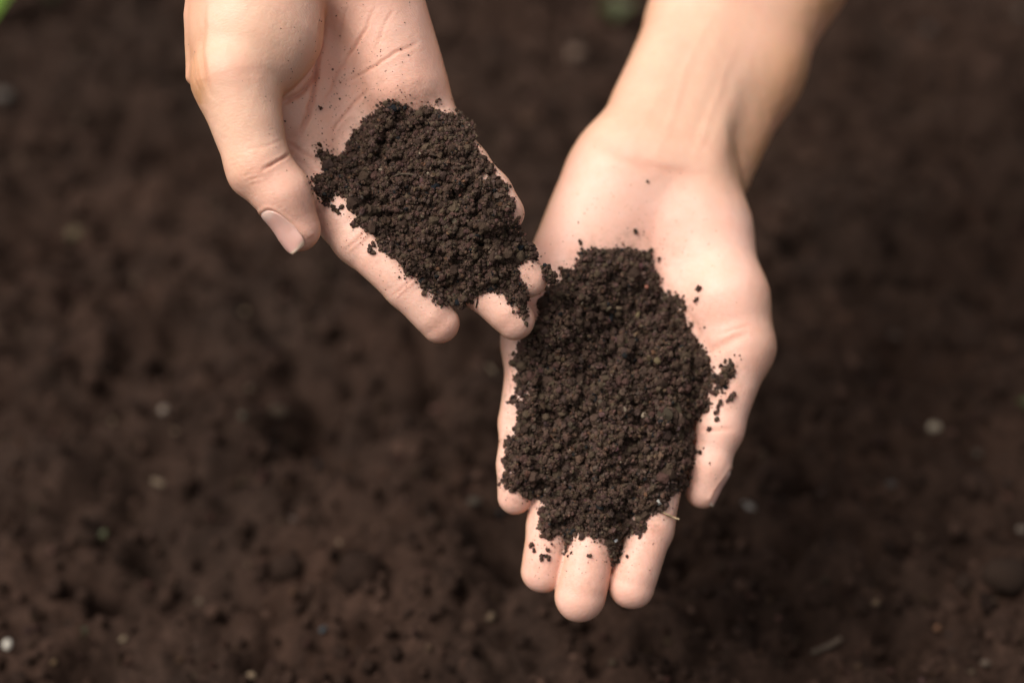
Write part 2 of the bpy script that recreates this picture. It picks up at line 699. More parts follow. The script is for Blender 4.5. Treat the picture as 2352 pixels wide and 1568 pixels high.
# ------------------------------------------------------------------ ground
def ground_h(x, y):
    P = np.stack([x, y, np.zeros_like(x)], -1)
    big = fbm(P * 7.0, 2, 3) * 0.012
    ridge = (0.3 - np.abs(fbm(P * 11.0 + 2, 2, 13))) * 0.016
    m2 = fbm(P * 30.0 + 5, 3, 11, 0.55)
    mid = ridge + (0.35 - np.abs(m2)) * 0.013
    sm = (0.3 - np.abs(fbm(P * 85.0, 3, 23, .65))) * 0.0105
    sm = sm - np.clip(fbm(P * 48.0, 2, 29) - .35, 0, 1) * 0.018
    return big + mid + sm


def build_ground():
    fx = np.concatenate([-np.geomspace(40, 1.0, 30), np.arange(-0.99, 0.99, 0.0045), np.geomspace(1.0, 40, 30)])
    fy = np.concatenate([-np.geomspace(40, 0.1, 24) + 0.3, np.arange(0.22, 1.95, 0.0045), 1.9 + np.geomspace(0.06, 60, 30)])
    X, Y = np.meshgrid(fx, fy, indexing='ij')
    Z = ground_h(X.ravel(), Y.ravel())
    V = np.stack([X.ravel(), Y.ravel(), Z], 1)
    idx = np.arange(len(V)).reshape(X.shape)
    q = np.stack([idx[:-1, :-1], idx[1:, :-1], idx[1:, 1:], idx[:-1, 1:]], -1).reshape(-1, 4)
    me = mesh_from('ground', V, q, True)
    P = V * np.array([1, 1, 0])
    v = 1 + 0.13 * fbm(P * 9, 3, 41) + 0.30 * fbm(P * 90, 3, 43)
    wv = fbm(P * 14, 3, 47)[:, None]
    C = np.array([[0.0248, 0.0138, 0.0096]]) * v[:, None] * (1 + wv * np.array([[0.05, 0.0, -0.03]]))
    set_color(me, 'tone', C.clip(0.004, 1))
    o = link('ground', me, M_GROUND)
    tag(o, kind='structure')
    return o


build_ground()


def ground_at(u, v):
    """where the line of sight through (u, v) first meets the uneven soil"""
    a = ground_pt(u, v, 0.035)
    b = ground_pt(u, v, -0.035)
    P = a + (b - a) * np.linspace(0, 1, 240)[:, None]
    below = P[:, 2] <= ground_h(P[:, 0], P[:, 1])
    return P[int(np.argmax(below))] if below.any() else b


def build_ground_crumbs():
    n = 27000
    u = rng.uniform(-150, 2500, n)
    v = rng.uniform(-80, 1680, n)
    # even spread over the ground, not over the picture
    x = rng.uniform(-0.62, 0.62, n)
    y = rng.uniform(0.36, 1.5, n)
    r = 0.0016 * np.exp(rng.normal(0, 0.5, n)).clip(.4, 3.2)
    big = rng.random(n) < 0.02
    r[big] *= rng.uniform(1.6, 3.0, big.sum())
    z = ground_h(x, y) + r * rng.uniform(-.2, .55, n)
    C = soil_colors(n, (0.0276, 0.0152, 0.0107))
    C[(r > .0022) | (C[:, 0] > .13)] = np.array([.0264, .0147, .0103])
    C = C * np.exp(rng.normal(0, .34, (n, 1)))
    me = crumbs_mesh('ground_crumbs', np.stack([x, y, z], 1), r, C, 0.2, 0.3, True)
    o = link('ground_crumbs', me, M_GROUND)
    tag(o, 'loose dark brown crumbs lying all over the bare soil', 'soil crumbs', kind='stuff')


build_ground_crumbs()

# ------------------------------------------------------------------ hand whose thumb covers its palm (nearer the left edge)
TH = [(540, 178, 11, 97), (594, 385, 12, 71), (650, 447, 12, 64), (685, 525, 10, 52)]
HAND_A = dict(
    index=[(700, 400, -16, 70), (826, 550, -3, 58), (935, 655, -1, 51), (1010, 743, -3, 46)],
    middle=[(812, 360, -25, 70), (985, 535, -14, 58), (1105, 655, -8, 52), (1182, 735, -7, 46)],
    ring=[(905, 312, -25, 68), (1058, 468, -12, 54), (1148, 565, -7, 49), (1214, 640, -6, 43)],
    pinky=[(985, 283, -18, 62), (1072, 378, -7, 48), (1128, 440, -1, 43), (1164, 490, 1, 40)],
)


def make_hand_a():
    fing = {k: chain(v) for k, v in HAND_A.items()}
    thumb = [C2(*TH[0], *TH[1]), C2(*TH[1], *TH[2]), C2(*TH[2], *TH[3])]
    palm = [
        C2(690, -150, -20, 74, 702, 390, -19, 70),
        C2(750, -170, -22, 72, 812, 352, -27, 70),
        C2(800, -170, -20, 72, 905, 305, -26, 70),
        C2(850, -150, -15, 74, 985, 280, -19, 63),
    ]
    hypo = C2(818, -170, -10, 82, 925, 190, -13, 78)
    thenar = [Cone(F(596, -60, 0), F(585, 70, 3), FR(158), FR(146), (0, 0, 1), .80),
              Cone(F(585, 70, 3), F(543, 178, 9), FR(140), FR(97), (0, 0, 1), .9)]
    web = C2(600, 170, -10, 66, 690, 350, -20, 60)
    tendon = [C2(452, -160, 0, 26, 454, 40, 3, 24), C2(454, 40, 3, 24, 447, 175, 5, 22)]
    fore = [C2(760, -180, -14, 150, 700, -900, -70, 200), C2(650, -150, -8, 140, 560, -900, -70, 210)]
    elbow = C2(630, -900, -72, 235, 600, -1500, -190, 300)

    def sdf(P):
        d = palm[0](P)
        for q in palm[1:]:
            d = smin(d, q(P), 9.0)
        d = smin(d, hypo(P), 8.0)
        f = fore[0](P)
        f = smin(f, fore[1](P), 20.0)
        f = smin(f, elbow(P), 40.0)
        d = smin(d, f, 20.0)
        d = smin(d, web(P), 7.0)
        t = smin(thenar[0](P), thenar[1](P), 8.0)
        for q in tendon:
            t = smin(t, q(P), 3.2)
        base = smin(d, t, 4.0)
        th = smin(thumb[0](P), thumb[1](P), 4.0)
        th = smin(th, thumb[2](P), 4.0)
        th = smin(th, thenar[1](P), 5.0)
        out = smin(base, th, 1.4)
        for k in ('index', 'middle', 'ring', 'pinky'):
            out = smin(out, smin(d, fing[k](P), 5.0), 0.9)
        return out
    return sdf


HAND_B = dict(
    pinky=[(1224, 815, -33, 62), (1197, 970, -26, 48), (1187, 1065, -23, 44), (1183, 1141, -21, 40)],
    ring=[(1312, 835, -37, 64), (1284, 1040, -28, 53), (1264, 1200, -22, 51), (1246, 1311, -19, 49)],
    middle=[(1415, 830, -39, 66), (1386, 1060, -28, 58), (1362, 1220, -19, 57), (1332, 1370, -15, 58)],
    index=[(1528, 810, -38, 66), (1522, 1055, -28, 55), (1491, 1210, -21, 54), (1451, 1344, -18, 53)],
)
THB = [(1694, 792, -36, 80), (1652, 985, -32, 53), (1630, 1065, -31, 45), (1613, 1128, -31, 38)]


def make_hand_b():
    fing = {k: chain(v) for k, v in HAND_B.items()}
    thumb = [C2(*THB[0], *THB[1]), C2(*THB[1], *THB[2]), C2(*THB[2], *THB[3])]
    palm = [
        C2(1400, 420, -62, 84, 1226, 800, -36, 66),
        C2(1455, 410, -55, 86, 1312, 825, -41, 68),
        C2(1515, 420, -55, 86, 1415, 820, -44, 68),
        C2(1580, 430, -63, 86, 1528, 800, -43, 68),
    ]
    hypo = C2(1402, 432, -56, 108, 1262, 735, -34, 98)
    thenar = [C2(1560, 420, -64, 92, 1612, 530, -55, 106), C2(1612, 530, -55, 106, 1668, 690, -40, 94), C2(1668, 690, -40, 94, 1694, 792, -36, 80)]
    web = C2(1690, 800, -42, 62, 1550, 820, -46, 56)
    volar = [C2(1448, 340, -60, 86, 1612, 40, -106, 112), C2(1556, 378, -62, 90, 1665, 60, -106, 112)]
    volar2 = [C2(1612, 40, -106, 112, 1950, -620, -210, 205), C2(1665, 60, -106, 112, 2010, -600, -210, 190)]
    fcr = C2(1622, 372, -52, 26, 1702, 60, -98, 34)
    radial = [C2(1650, 395, -78, 74, 1728, 165, -101, 104), C2(1728, 165, -101, 104, 1806, -70, -126, 134)]
    radial2 = C2(1800, -70, -126, 140, 2040, -600, -225, 205)
    elbow = C2(2040, -620, -222, 230, 2350, -1300, -330, 310)

    def sdf(P):
        d = palm[0](P)
        for q in palm[1:]:
            d = smin(d, q(P), 9.0)
        d = smin(d, hypo(P), 9.0)
        f = smin(volar[0](P), volar[1](P), 14.0)
        f2 = smin(volar2[0](P), volar2[1](P), 16.0)
        f = smin(f, f2, 8.0)
        f = smin(f, fcr(P), 5.0)
        r = smin(radial[0](P), radial[1](P), 12.0)
        r = smin(r, radial2(P), 12.0)
        f = smin(f, r, 11.0)
        f = smin(f, elbow(P), 40.0)
        d = smin(d, f, 17.0)
        d = smin(d, web(P), 7.0)
        t = smin(smin(thenar[0](P), thenar[1](P), 8.0), thenar[2](P), 6.0)
        base = smin(d, t, 12.0)
        th = smin(thumb[0](P), thumb[1](P), 4.0)
        th = smin(th, thumb[2](P), 4.0)
        out = smin(base, th, 4.0)
        for k in ('index', 'middle', 'ring', 'pinky'):
            out = smin(out, smin(d, fing[k](P), 5.0), 0.9)
        return out
    return sdf


def crease_field(U, front, lines):
    """displacement (mm, negative = in) and redness from crease polylines (each: points, depth mm, width F, red)"""
    disp = np.zeros(len(U))
    red = np.zeros(len(U))
    wob = np.stack([vnoise(np.hstack([U * 0.045, np.zeros((len(U), 1))]), 5), vnoise(np.hstack([U * 0.045, np.ones((len(U), 1)) * 7]), 9)], 1) * 2.2
    for (Q, dep, wid, rd) in lines:
        Q = smooth_line(Q)
        d, t = seg_dist(U + wob, Q)
        fade = np.clip(np.minimum(t, 1 - t) / 0.18, 0.0, 1) ** .7
        g = np.exp(-(d / wid) ** 2)
        sh = 0.16 * np.exp(-((d - wid * 2.0) / (wid * 1.2)) ** 2)
        disp += (-dep * g + dep * sh) * fade * front
        red += rd * np.exp(-(d / (wid * 1.7)) ** 2) * fade * front
    return disp, red


def blob(U, u, v, ru, rv=None, ang=0.0):
    rv = ru if rv is None else rv
    c, s_ = math.cos(math.radians(ang)), math.sin(math.radians(ang))
    dx, dy = U[:, 0] - u, U[:, 1] - v
    a = (dx * c + dy * s_) / ru
    b_ = (-dx * s_ + dy * c) / rv
    return np.exp(-(a * a + b_ * b_))


def joint_creases(chains, dep=0.28, wid=3.4, red=.32):
    L = []
    for pts in chains:
        for j in (1, 2):
            (u, v, z, r), (u2, v2, _, _) = pts[j], pts[j + 1]
            (u0, v0, _, _) = pts[j - 1]
            d = np.array([u2 - u0, v2 - v0], float)
            d /= np.linalg.norm(d)
            n = np.array([-d[1], d[0]])
            for off, k in ((-5, 1.0), (7, .6)):
                c = np.array([u, v]) + d * off
                L.append(([c - n * r * .85, c - n * r * .3 + d * 3, c + n * r * .3 + d * 3, c + n * r * .85], dep * k, wid, red * k))
    return L


def build_arm(name_label, sdf, lo, hi, step, lines, nails, tones, parent, flush, heap_outline):
    V, Fc, Nn = surface(sdf, lo, hi, step)
    u, v = unF(V)
    U = np.stack([u, v], 1)
    front = np.clip((Nn[:, 2] - 0.05) / 0.35, 0, 1)
    # only skin that faces the viewer's side takes the palm lines
    disp, red = crease_field(U, front, lines)
    n1 = fbm(V * 0.07, 2, 61) * 0.22 + fbm(V * 0.35, 3, 67) * 0.05
    disp = disp + n1
    for nl in nails:
        d = nl.inside(V)
        disp += np.where(d < 0, -0.30 * np.clip(-d / .8, 0, 1), 0)
        x, y, h = nl.coords(V)
        ridge = 0.32 * np.exp(-((d - .55) / .5) ** 2) * (y < nl.s1 - 1.5)
        disp += ridge
        red += .25 * np.exp(-((d - .4) / .6) ** 2)
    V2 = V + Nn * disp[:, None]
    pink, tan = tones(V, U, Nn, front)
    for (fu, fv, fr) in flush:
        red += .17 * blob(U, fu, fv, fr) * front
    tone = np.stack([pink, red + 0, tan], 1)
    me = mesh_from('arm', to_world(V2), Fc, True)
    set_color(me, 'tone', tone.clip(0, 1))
    d, _ = seg_dist(U, np.vstack([heap_outline, heap_outline[:1]]))
    dirt = (.42 * np.exp(-d / 16) + .12 * np.exp(-d / 70)) * front
    for (fu, fv, fr) in flush:
        dirt += .10 * blob(U, fu, fv, fr * .8) * front
    dirt += .28 * np.clip(red - .25, 0, 1) * front
    set_color(me, 'dirt', np.repeat(dirt.clip(0, .5)[:, None], 3, 1))
    o = link('arm', me, M_SKIN, parent)
    if name_label:
        o['label'] = name_label
    for nl in nails:
        nl.build(sdf, o)
    return o, V2, Fc


def map_pts(pts, ox, oy, kx):
    return [(ox + kx * a, oy + kx * b) for a, b in pts]


POLY_A = map_pts([(500, 110), (560, 80), (640, 100), (645, 180), (680, 130), (780, 110), (860, 150), (940, 150), (1000, 190), (1060, 240), (1090, 290), (1060, 320), (1110, 390), (1180, 450), (1190, 520), (1260, 600), (1270, 680), (1300, 710), (1290, 800), (1340, 870), (1400, 940), (1460, 1000), (1420, 1030), (1340, 1000), (1310, 1060), (1320, 1130), (1380, 1200), (1370, 1280), (1360, 1350), (1330, 1320), (1270, 1280), (1220, 1220), (1150, 1190), (1060, 1240), (1010, 1280), (1000, 1330), (960, 1290), (920, 1220), (880, 1270), (850, 1270), (830, 1210), (770, 1170), (700, 1130), (640, 1120), (620, 1060), (560, 1000), (480, 930), (440, 860), (380, 810), (330, 830), (350, 760), (320, 690), (290, 650), (230, 620), (190, 690), (130, 650), (90, 540), (150, 520), (170, 470), (150, 410), (110, 370), (130, 350), (170, 390), (250, 410), (300, 380), (310, 300), (370, 230), (450, 170)], 680, 202, .3867)
POLY_B = map_pts([(480, 300), (520, 310), (580, 260), (620, 190), (700, 145), (760, 160), (850, 150), (950, 160), (1040, 180), (1100, 240), (1095, 300), (1100, 380), (1110, 410), (1200, 470), (1300, 510), (1280, 560), (1290, 640), (1350, 720), (1370, 790), (1440, 860), (1460, 930), (1500, 960), (1580, 910), (1600, 960), (1550, 1040), (1540, 1090), (1440, 1110), (1440, 1180), (1350, 1290), (1320, 1340), (1360, 1420)], 1120.9, 514.5, .3516)
POLY_B += map_pts([(1480, 100), (1520, 150), (1480, 260), (1450, 360), (1440, 440), (1380, 500), (1300, 560), (1280, 620), (1160, 660), (1130, 700), (1150, 760), (1100, 800), (1040, 770), (980, 820), (960, 900), (930, 990), (910, 1000), (880, 960), (870, 880), (840, 830), (770, 830), (700, 790), (630, 810), (600, 870), (560, 920), (540, 860), (540, 790), (500, 740), (470, 830), (420, 820), (380, 750), (390, 700), (370, 620), (400, 560), (350, 520), (290, 540), (200, 490), (180, 510), (110, 460), (100, 430), (130, 330), (120, 200), (140, 100)], 1120.9, 973.9, .3164)
POLY_B += map_pts([(100, 1430), (160, 1350), (200, 1270), (180, 1190), (130, 1140), (180, 1060), (190, 960), (150, 900), (190, 820), (200, 760), (290, 660), (330, 560), (380, 430), (470, 380)], 1120.9, 514.5, .3516)


person = empty('person', to_world(F(1176, -400, -90)))
bpy.context.view_layer.update()
PINV = person.matrix_world.inverted()


def keep_world(o):
    o.matrix_parent_inverse = PINV


tag(person, 'bare-armed person reaching down with both cupped palms full of dark soil', 'person')

sdfA = make_hand_a()
linesA = [
    ([(752, 0), (743, 59), (724, 168), (717, 234), (696, 301), (664, 320)], 0.95, 5.5, .6),
    ([(641, 238), (672, 227), (713, 191), (728, 160)], 1.3, 4.5, .6),
    ([(864, 12), (836, 78), (790, 145), (758, 211), (743, 242)], .48, 3.4, .38),
    ([(962, 98), (926, 113), (879, 137), (856, 156), (782, 195)], .42, 3.4, .36),
    ([(852, 203), (817, 234), (774, 289), (762, 309)], .38, 3.4, .34),
    ([(905, 20), (880, 60), (862, 120)], .2, 3, .2),
    ([(800, 10), (785, 60), (775, 110)], .2, 3, .18),
    ([(655, 325), (690, 345), (740, 372)], .5, 3.4, .3),
    ([(668, 352), (705, 382), (735, 400)], .35, 3.4, .25),
    ([(600, 392), (622, 379), (642, 368), (676, 344)], .9, 3.4, .7),
    ([(560, 345), (610, 335), (655, 318)], .2, 2.6, .18),
    ([(600, 395), (625, 430), (640, 470)], .14, 2.6, .12),
    ([(470, -20), (468, 60), (460, 130), (470, 190), (490, 230)], .6, 6.0, .35),
]
for k in range(7):        # knuckle wrinkles on the thumb joints
    a = k / 6.0
    linesA.append(([(520 + 8 * k, 372 + 9 * k), (545 + 9 * k, 362 + 9 * k), (575 + 7 * k, 366 + 8 * k)], .16 + .08 * random.random(), 2.2, .22))
for k in range(5):
    linesA.append(([(440 + 7 * k, 110 + 6 * k), (444 + 8 * k, 170), (462 + 8 * k, 225 - 2 * k)], .2, 2.2, .16))
linesA += joint_creases([HAND_A['index']])

_d = F(*TH[3][:3]) - F(*TH[1][:3])
nA = Nail(F(*TH[1][:3]), F(*TH[3][:3]), 8.0, (-0.68, -0.41, 0.72), 14.0, 31.2, 5.9)


def finger_nail(pts, n, half=4.4, back=9.0, front_=5.6):
    a, b = F(*pts[-2][:3]), F(*pts[-1][:3])
    L = np.linalg.norm(b - a)
    return Nail(a, b, 7.0, n, L + front_ - 12.0, L + front_, half)


nailsA = [nA] + [finger_nail(HAND_A[k], (-0.15, -0.12, -1), 4.6) for k in ('index', 'middle', 'ring')] + [finger_nail(HAND_A['pinky'], (-.3, -.2, -1), 3.6, 9.0, 4.5)]


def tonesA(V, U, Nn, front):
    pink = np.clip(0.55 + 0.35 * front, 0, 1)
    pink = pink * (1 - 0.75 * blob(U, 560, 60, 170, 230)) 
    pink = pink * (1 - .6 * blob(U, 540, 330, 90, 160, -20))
    tan = 1.1 * np.clip((0.64 - Nn[:, 2]) / 0.8, 0, 1) ** 1.2  # tanned back of the hand, with shade on turned-away sides painted in
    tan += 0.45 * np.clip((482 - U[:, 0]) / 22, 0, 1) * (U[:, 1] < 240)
    tan += .28 * blob(U, 545, 400, 40, 40) + .55 * blob(U, 455, 190, 40, 90)  # thumb knuckle and outer edge: shading painted in over the tan
    return pink, tan


FLUSH_A = [(1020, 750, 45), (1185, 735, 45), (1215, 640, 40), (1165, 490, 40), (690, 500, 40), (880, 610, 50), (900, 190, 80), (960, 240, 60)]
FLUSH_B = [(1183, 1130, 45), (1246, 1290, 55), (1330, 1340, 60), (1452, 1320, 55), (1613, 1100, 40), (1470, 570, 70), (1640, 700, 60), (1500, 1230, 50), (1370, 1270, 40), (1660, 900, 50)]
armA, VA, FA = build_arm('arm with the palm tilted and its thumb bent in front of it', sdfA,
                         F(380, 830, -130)[:2].tolist() + [-130], [F(1320, 0)[0], F(0, -1000)[1], 34], 0.66,
                         linesA, nailsA, tonesA, person, FLUSH_A, np.array(POLY_A))

sdfB = make_hand_b()
linesB = [
    ([(1335, 318), (1400, 338), (1470, 378), (1560, 398), (1640, 402)], .26, 9, .34),
    ([(1370, 345), (1440, 372), (1520, 410)], .12, 6, .12),
    ([(1500, 560), (1520, 640), (1590, 740), (1640, 815)], .35, 9, .3),
    ([(1624, 812), (1670, 785), (1720, 765)], .55, 9, .45),
    ([(1648, 770), (1690, 755), (1725, 750)], .3, 4, .2),
    ([(1600, 985), (1640, 990), (1690, 985)], .4, 4, .3),
    ([(1690, 330), (1704, 380), (1712, 430)], .5, 6, .2),
]
linesB += [([(1500, 370), (1545, 270), (1575, 150), (1640, 20)], -.16, 9, 0), ([(1590, 380), (1640, 240), (1690, 100)], -.2, 9, 0), ([(1450, 340), (1500, 240), (1560, 120)], -.1, 8, 0)]
linesB += joint_creases([HAND_B[k] for k in ('index', 'middle', 'ring', 'pinky')], .28, 4.0, .30)
_x = F(*THB[3][:3])
nB = Nail(F(*THB[1][:3]), F(*THB[3][:3]), 6.0, (0.96, 0.2, 0.22), 13.5, 28.0, 4.0)
nailsB = [nB] + [finger_nail(HAND_B[k], (0, 0.1, -1), 4.6, 9.0, 5.0) for k in ('index', 'middle', 'ring', 'pinky')]


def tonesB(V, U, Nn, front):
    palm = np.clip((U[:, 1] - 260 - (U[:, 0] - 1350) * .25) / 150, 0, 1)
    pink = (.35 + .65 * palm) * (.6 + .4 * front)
    tan = 1.1 * np.clip((0.64 - Nn[:, 2]) / 0.8, 0, 1) ** 1.2 + .95 * (1 - palm) * np.clip((U[:, 0] - 1640 - (300 - U[:, 1]) * .42) / 130, 0, 1)  # dorsal and forearm tan, plus painted light falloff on the outer sides
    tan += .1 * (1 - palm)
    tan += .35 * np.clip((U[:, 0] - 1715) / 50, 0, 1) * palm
    return pink, tan


armB, VB, FB = build_arm('arm seen further off with a flat open palm and forearm', sdfB,
                         [F(1110, 0, -30)[0], F(0, 1470, -20)[1], -345], [F(2500, 0, -300)[0], F(0, -760, -250)[1], 12], 0.84,
                         linesB, nailsB, tonesB, person, FLUSH_B, np.array(POLY_B))
for o in (armA, armB):
    keep_world(o)

bvhA = BVHTree.FromPolygons([tuple(p) for p in VA], [tuple(int(i) for i in q) for q in FA])
bvhB = BVHTree.FromPolygons([tuple(p) for p in VB], [tuple(int(i) for i in q) for q in FB])
EYE = Vector((0, 0, 600))


def hit(bvh, u, v):
    d = Vector(F(u, v, 0)) - EYE
    h = bvh.ray_cast(EYE, d.normalized())
    return h


# ------------------------------------------------------------------ soil heaps on the palms
def in_poly(U, Q):
    x, y = U[:, 0], U[:, 1]
    r = np.zeros(len(U), bool)
    j = len(Q) - 1
    for i in range(len(Q)):
        xi, yi = Q[i]
        xj, yj = Q[j]
        c = ((yi > y) != (yj > y)) & (x < (xj - xi) * (y - yi) / (yj - yi + 1e-12) + xi)
        r ^= c
        j = i
    return r


def box_blur(A, k):
    for ax in (0, 1):
        pad = [(k, k) if a == ax else (0, 0) for a in (0, 1)]
        B = np.pad(A, pad, mode='edge')
        c = np.cumsum(B, ax)
        c = np.insert(c, 0, 0, ax)
        n = A.shape[ax]
        sl1 = [slice(None)] * 2
        sl0 = [slice(None)] * 2
        sl1[ax] = slice(2 * k + 1, 2 * k + 1 + n)
        sl0[ax] = slice(0, n)
        A = (c[tuple(sl1)] - c[tuple(sl0)]) / (2 * k + 1)
    return A


SOIL_BASE = (0.0585, 0.0358, 0.0262)


class Heap:
    def __init__(s, Q, bvh, hmax, L, zdef, seed, bumps=()):
        s.Q = np.array(Q, float)
        s.bvh = bvh
        lo = s.Q.min(0) - 24
        hi = s.Q.max(0) + 24
        s.st = 3.0
        s.us = np.arange(lo[0], hi[0], s.st)
        s.vs = np.arange(lo[1], hi[1], s.st)
        UU, VV = np.meshgrid(s.us, s.vs, indexing='ij')
        U = np.stack([UU.ravel(), VV.ravel()], 1)
        z = np.full(len(U), np.nan)
        st2 = 2
        z = z.reshape(UU.shape)
        for i in range(0, UU.shape[0], st2):
            for j in range(0, UU.shape[1], st2):
                h = hit(bvh, UU[i, j], VV[i, j])
                if h[0] is not None:
                    z[i:i + st2, j:j + st2] = h[0].z
        s.raw = z
        w = (~np.isnan(z)).astype(float)
        zz = np.where(np.isnan(z), 0, z)
        num, den = zz.copy(), w.copy()
        for _ in range(3):
            num = box_blur(num, 6)
            den = box_blur(den, 6)
        sm = np.where(den > 1e-3, num / np.maximum(den, 1e-6), zdef)
        for _ in range(6):
            pass
        s.base = np.where(np.isnan(z), sm, np.maximum(z, sm))
        for _ in range(2):
            s.base = box_blur(s.base, 2)
        s.base = np.where(np.isnan(z), s.base, np.maximum(s.base, z))
        d, _ = seg_dist(U, np.vstack([s.Q, s.Q[:1]]))
        ins = in_poly(U, s.Q)
        s.sd = np.where(ins, d, -d).reshape(UU.shape)           # + inside, F px
        dd = np.clip(s.sd, 0, None)
        prof = hmax * (1 - np.exp(-dd / L))
        P = np.stack([UU * S, VV * S, np.zeros_like(UU) + seed * 9.7], -1)
        lump = (.25 - np.abs(fbm(P * 0.13, 2, seed))) * 3.4 + (0.3 - np.abs(fbm(P * 0.36, 2, seed + 3))) * 2.8
        pit = np.clip(fbm(P * 0.4, 3, seed + 8) - .38, 0, 1) * -7.0
        k = np.clip(dd / 22, 0, 1)
        for (bu, bv, br, bh) in bumps:
            q = ((UU - bu) ** 2 + (VV - bv) ** 2) / br ** 2
            lump = lump + bh * np.sqrt(np.clip(1 - q, 0, 1)) - .25 * bh * np.exp(-((np.sqrt(q) - 1.12) / .12) ** 2)
        # the soil holds together in small rounded aggregates
        dome = np.full(UU.shape, -0.9)
        g = np.random.default_rng(seed)
        lo2, hi2 = s.Q.min(0), s.Q.max(0)
        nd = int((hi2 - lo2).prod() / 190)
        for (cu, cv, cr) in zip(g.uniform(lo2[0], hi2[0], nd), g.uniform(lo2[1], hi2[1], nd), 6.5 * np.exp(g.normal(0, .45, nd)).clip(.5, 3.2)):
            i0, i1 = int((cu - cr - s.us[0]) / s.st), int((cu + cr - s.us[0]) / s.st) + 2
            j0, j1 = int((cv - cr - s.vs[0]) / s.st), int((cv + cr - s.vs[0]) / s.st) + 2
            q = ((UU[i0:i1, j0:j1] - cu) ** 2 + (VV[i0:i1, j0:j1] - cv) ** 2) / cr ** 2
            hgt = g.uniform(-.9, .3) + cr * S * .95 * np.sqrt(np.clip(1 - q, 0, 1))
            dome[i0:i1, j0:j1] = np.maximum(dome[i0:i1, j0:j1], np.where(q < 1, hgt, -9))
        s.top = s.base + 0.5 + prof + (lump * .75 + pit * .6 + dome * 1.25) * k
        s.UU, s.VV = UU, VV
        s.ins = ins.reshape(UU.shape)

    def sample(s, A, u, v):
        i = np.clip((u - s.us[0]) / s.st, 0, len(s.us) - 1.001)
        j = np.clip((v - s.vs[0]) / s.st, 0, len(s.vs) - 1.001)
        i0, j0 = i.astype(int), j.astype(int)
        fi, fj = i - i0, j - j0
        return (A[i0, j0] * (1 - fi) * (1 - fj) + A[i0 + 1, j0] * fi * (1 - fj) + A[i0, j0 + 1] * (1 - fi) * fj + A[i0 + 1, j0 + 1] * fi * fj)

    def core(s, name, parent):
        """closed lump: the heap's own top and, underneath, the skin it lies on"""
        m = s.sd > 2.5
        cells = m[:-1, :-1] & m[1:, :-1] & m[1:, 1:] & m[:-1, 1:]
        idx = np.arange(s.UU.size).reshape(s.UU.shape)
        ci = np.argwhere(cells)
        q = np.stack([idx[ci[:, 0], ci[:, 1]], idx[ci[:, 0], ci[:, 1] + 1], idx[ci[:, 0] + 1, ci[:, 1] + 1], idx[ci[:, 0] + 1, ci[:, 1]]], 1)
        zt = s.top.ravel() - 0.9
        zb = np.minimum(s.base.ravel() - 1.2, zt - .3)
        k1 = (600 - zt) / 600 * S
        k2 = (600 - zb) / 600 * S
        u, v = s.UU.ravel(), s.VV.ravel()
        T = np.stack([(u - 1176) * k1, (784 - v) * k1, zt], 1)
        Bm = np.stack([(u - 1176) * k2, (784 - v) * k2, zb], 1)
        n = len(T)
        # border
        ed = {}
        for f in q:
            for a, b in ((f[0], f[1]), (f[1], f[2]), (f[2], f[3]), (f[3], f[0])):
                if (b, a) in ed:
                    del ed[(b, a)]
                else:
                    ed[(a, b)] = 1
        side = np.array([(b, a, a + n, b + n) for a, b in ed])
        Fc = np.vstack([q, q[:, ::-1] + n, side])
        V = np.vstack([T, Bm])
        used = np.unique(Fc)
        mp = np.full(len(V), -1)
        mp[used] = np.arange(len(used))
        V, Fc = V[used], mp[Fc]
        V = V + rng.normal(0, .12, V.shape)
        me = mesh_from(name, to_world(V), Fc, False)
        v_ = 1 + 0.3 * fbm(V * .8, 2, 71)
        set_color(me, 'tone', (np.array([SOIL_BASE]) * .8 * v_[:, None]).clip(.003, 1))
        return link(name, me, M_CRUMB, parent)

    def crumbs(s, n, parent, rmean, near):
        lo, hi = s.Q.min(0) - 20, s.Q.max(0) + 20
        m = int(n * 2.6)
        u = rng.uniform(lo[0], hi[0], m)
        v = rng.uniform(lo[1], hi[1], m)
        sd = s.sample(s.sd, u, v)
        # ragged border
        jag = fbm(np.stack([u * .05, v * .05, u * 0], 1), 3, 91) * 7 - 1
        keep = (sd + jag > 0) | ((sd + jag > -9) & (rng.random(m) < .10))
        u, v, sd = u[keep][:n], v[keep][:n], sd[keep][:n]
        n = len(u)
        r = rmean * np.exp(rng.normal(0, .46, n)).clip(.4, 2.8)
        bigp = rng.random(n) < .025
        r[bigp] *= rng.uniform(1.5, 2.3, bigp.sum())
        z = s.sample(s.top, u, v)
        rw = s.sample(np.where(np.isnan(s.raw), s.base, s.raw), u, v)
        edge = sd < 4
        z = np.where(edge, np.minimum(z, rw + r * .75 + rng.uniform(0, 1.0, n) * (sd > 0)), z + rng.normal(0, .34, n) - .1)
        k = (600 - z) / 600 * S
        P = np.stack([(u - 1176) * k, (784 - v) * k, z], 1)
        col = soil_colors(n, SOIL_BASE)
        order = np.argsort(-r * np.where(rng.random(n) < .999, 1, 1))
        top = order[:300]
        rest = order[300:]
        me = crumbs_mesh('loose_soil', to_world(P[rest]), r[rest] / 1000, col[rest], .2, .22, False)
        o = link('loose_soil', me, M_CRUMB, parent)
        o['kind'] = 'stuff'
        keep_parent(o, parent)
        for i in top:
            mvar = CR[rng.integers(len(CR))]
            c = bpy.data.objects.new('crumb', mvar)
            COL.objects.link(c)
            c.parent = parent
            keep_parent(c, parent)
            c.location = tuple(to_world(P[i]))
            c.scale = (r[i] / 1000,) * 3
            c.rotation_euler = tuple(rng.uniform(0, 6.28, 3))
        return o


def keep_parent(o, parent):
    o.matrix_parent_inverse = Matrix.Translation(-Vector(parent.location))


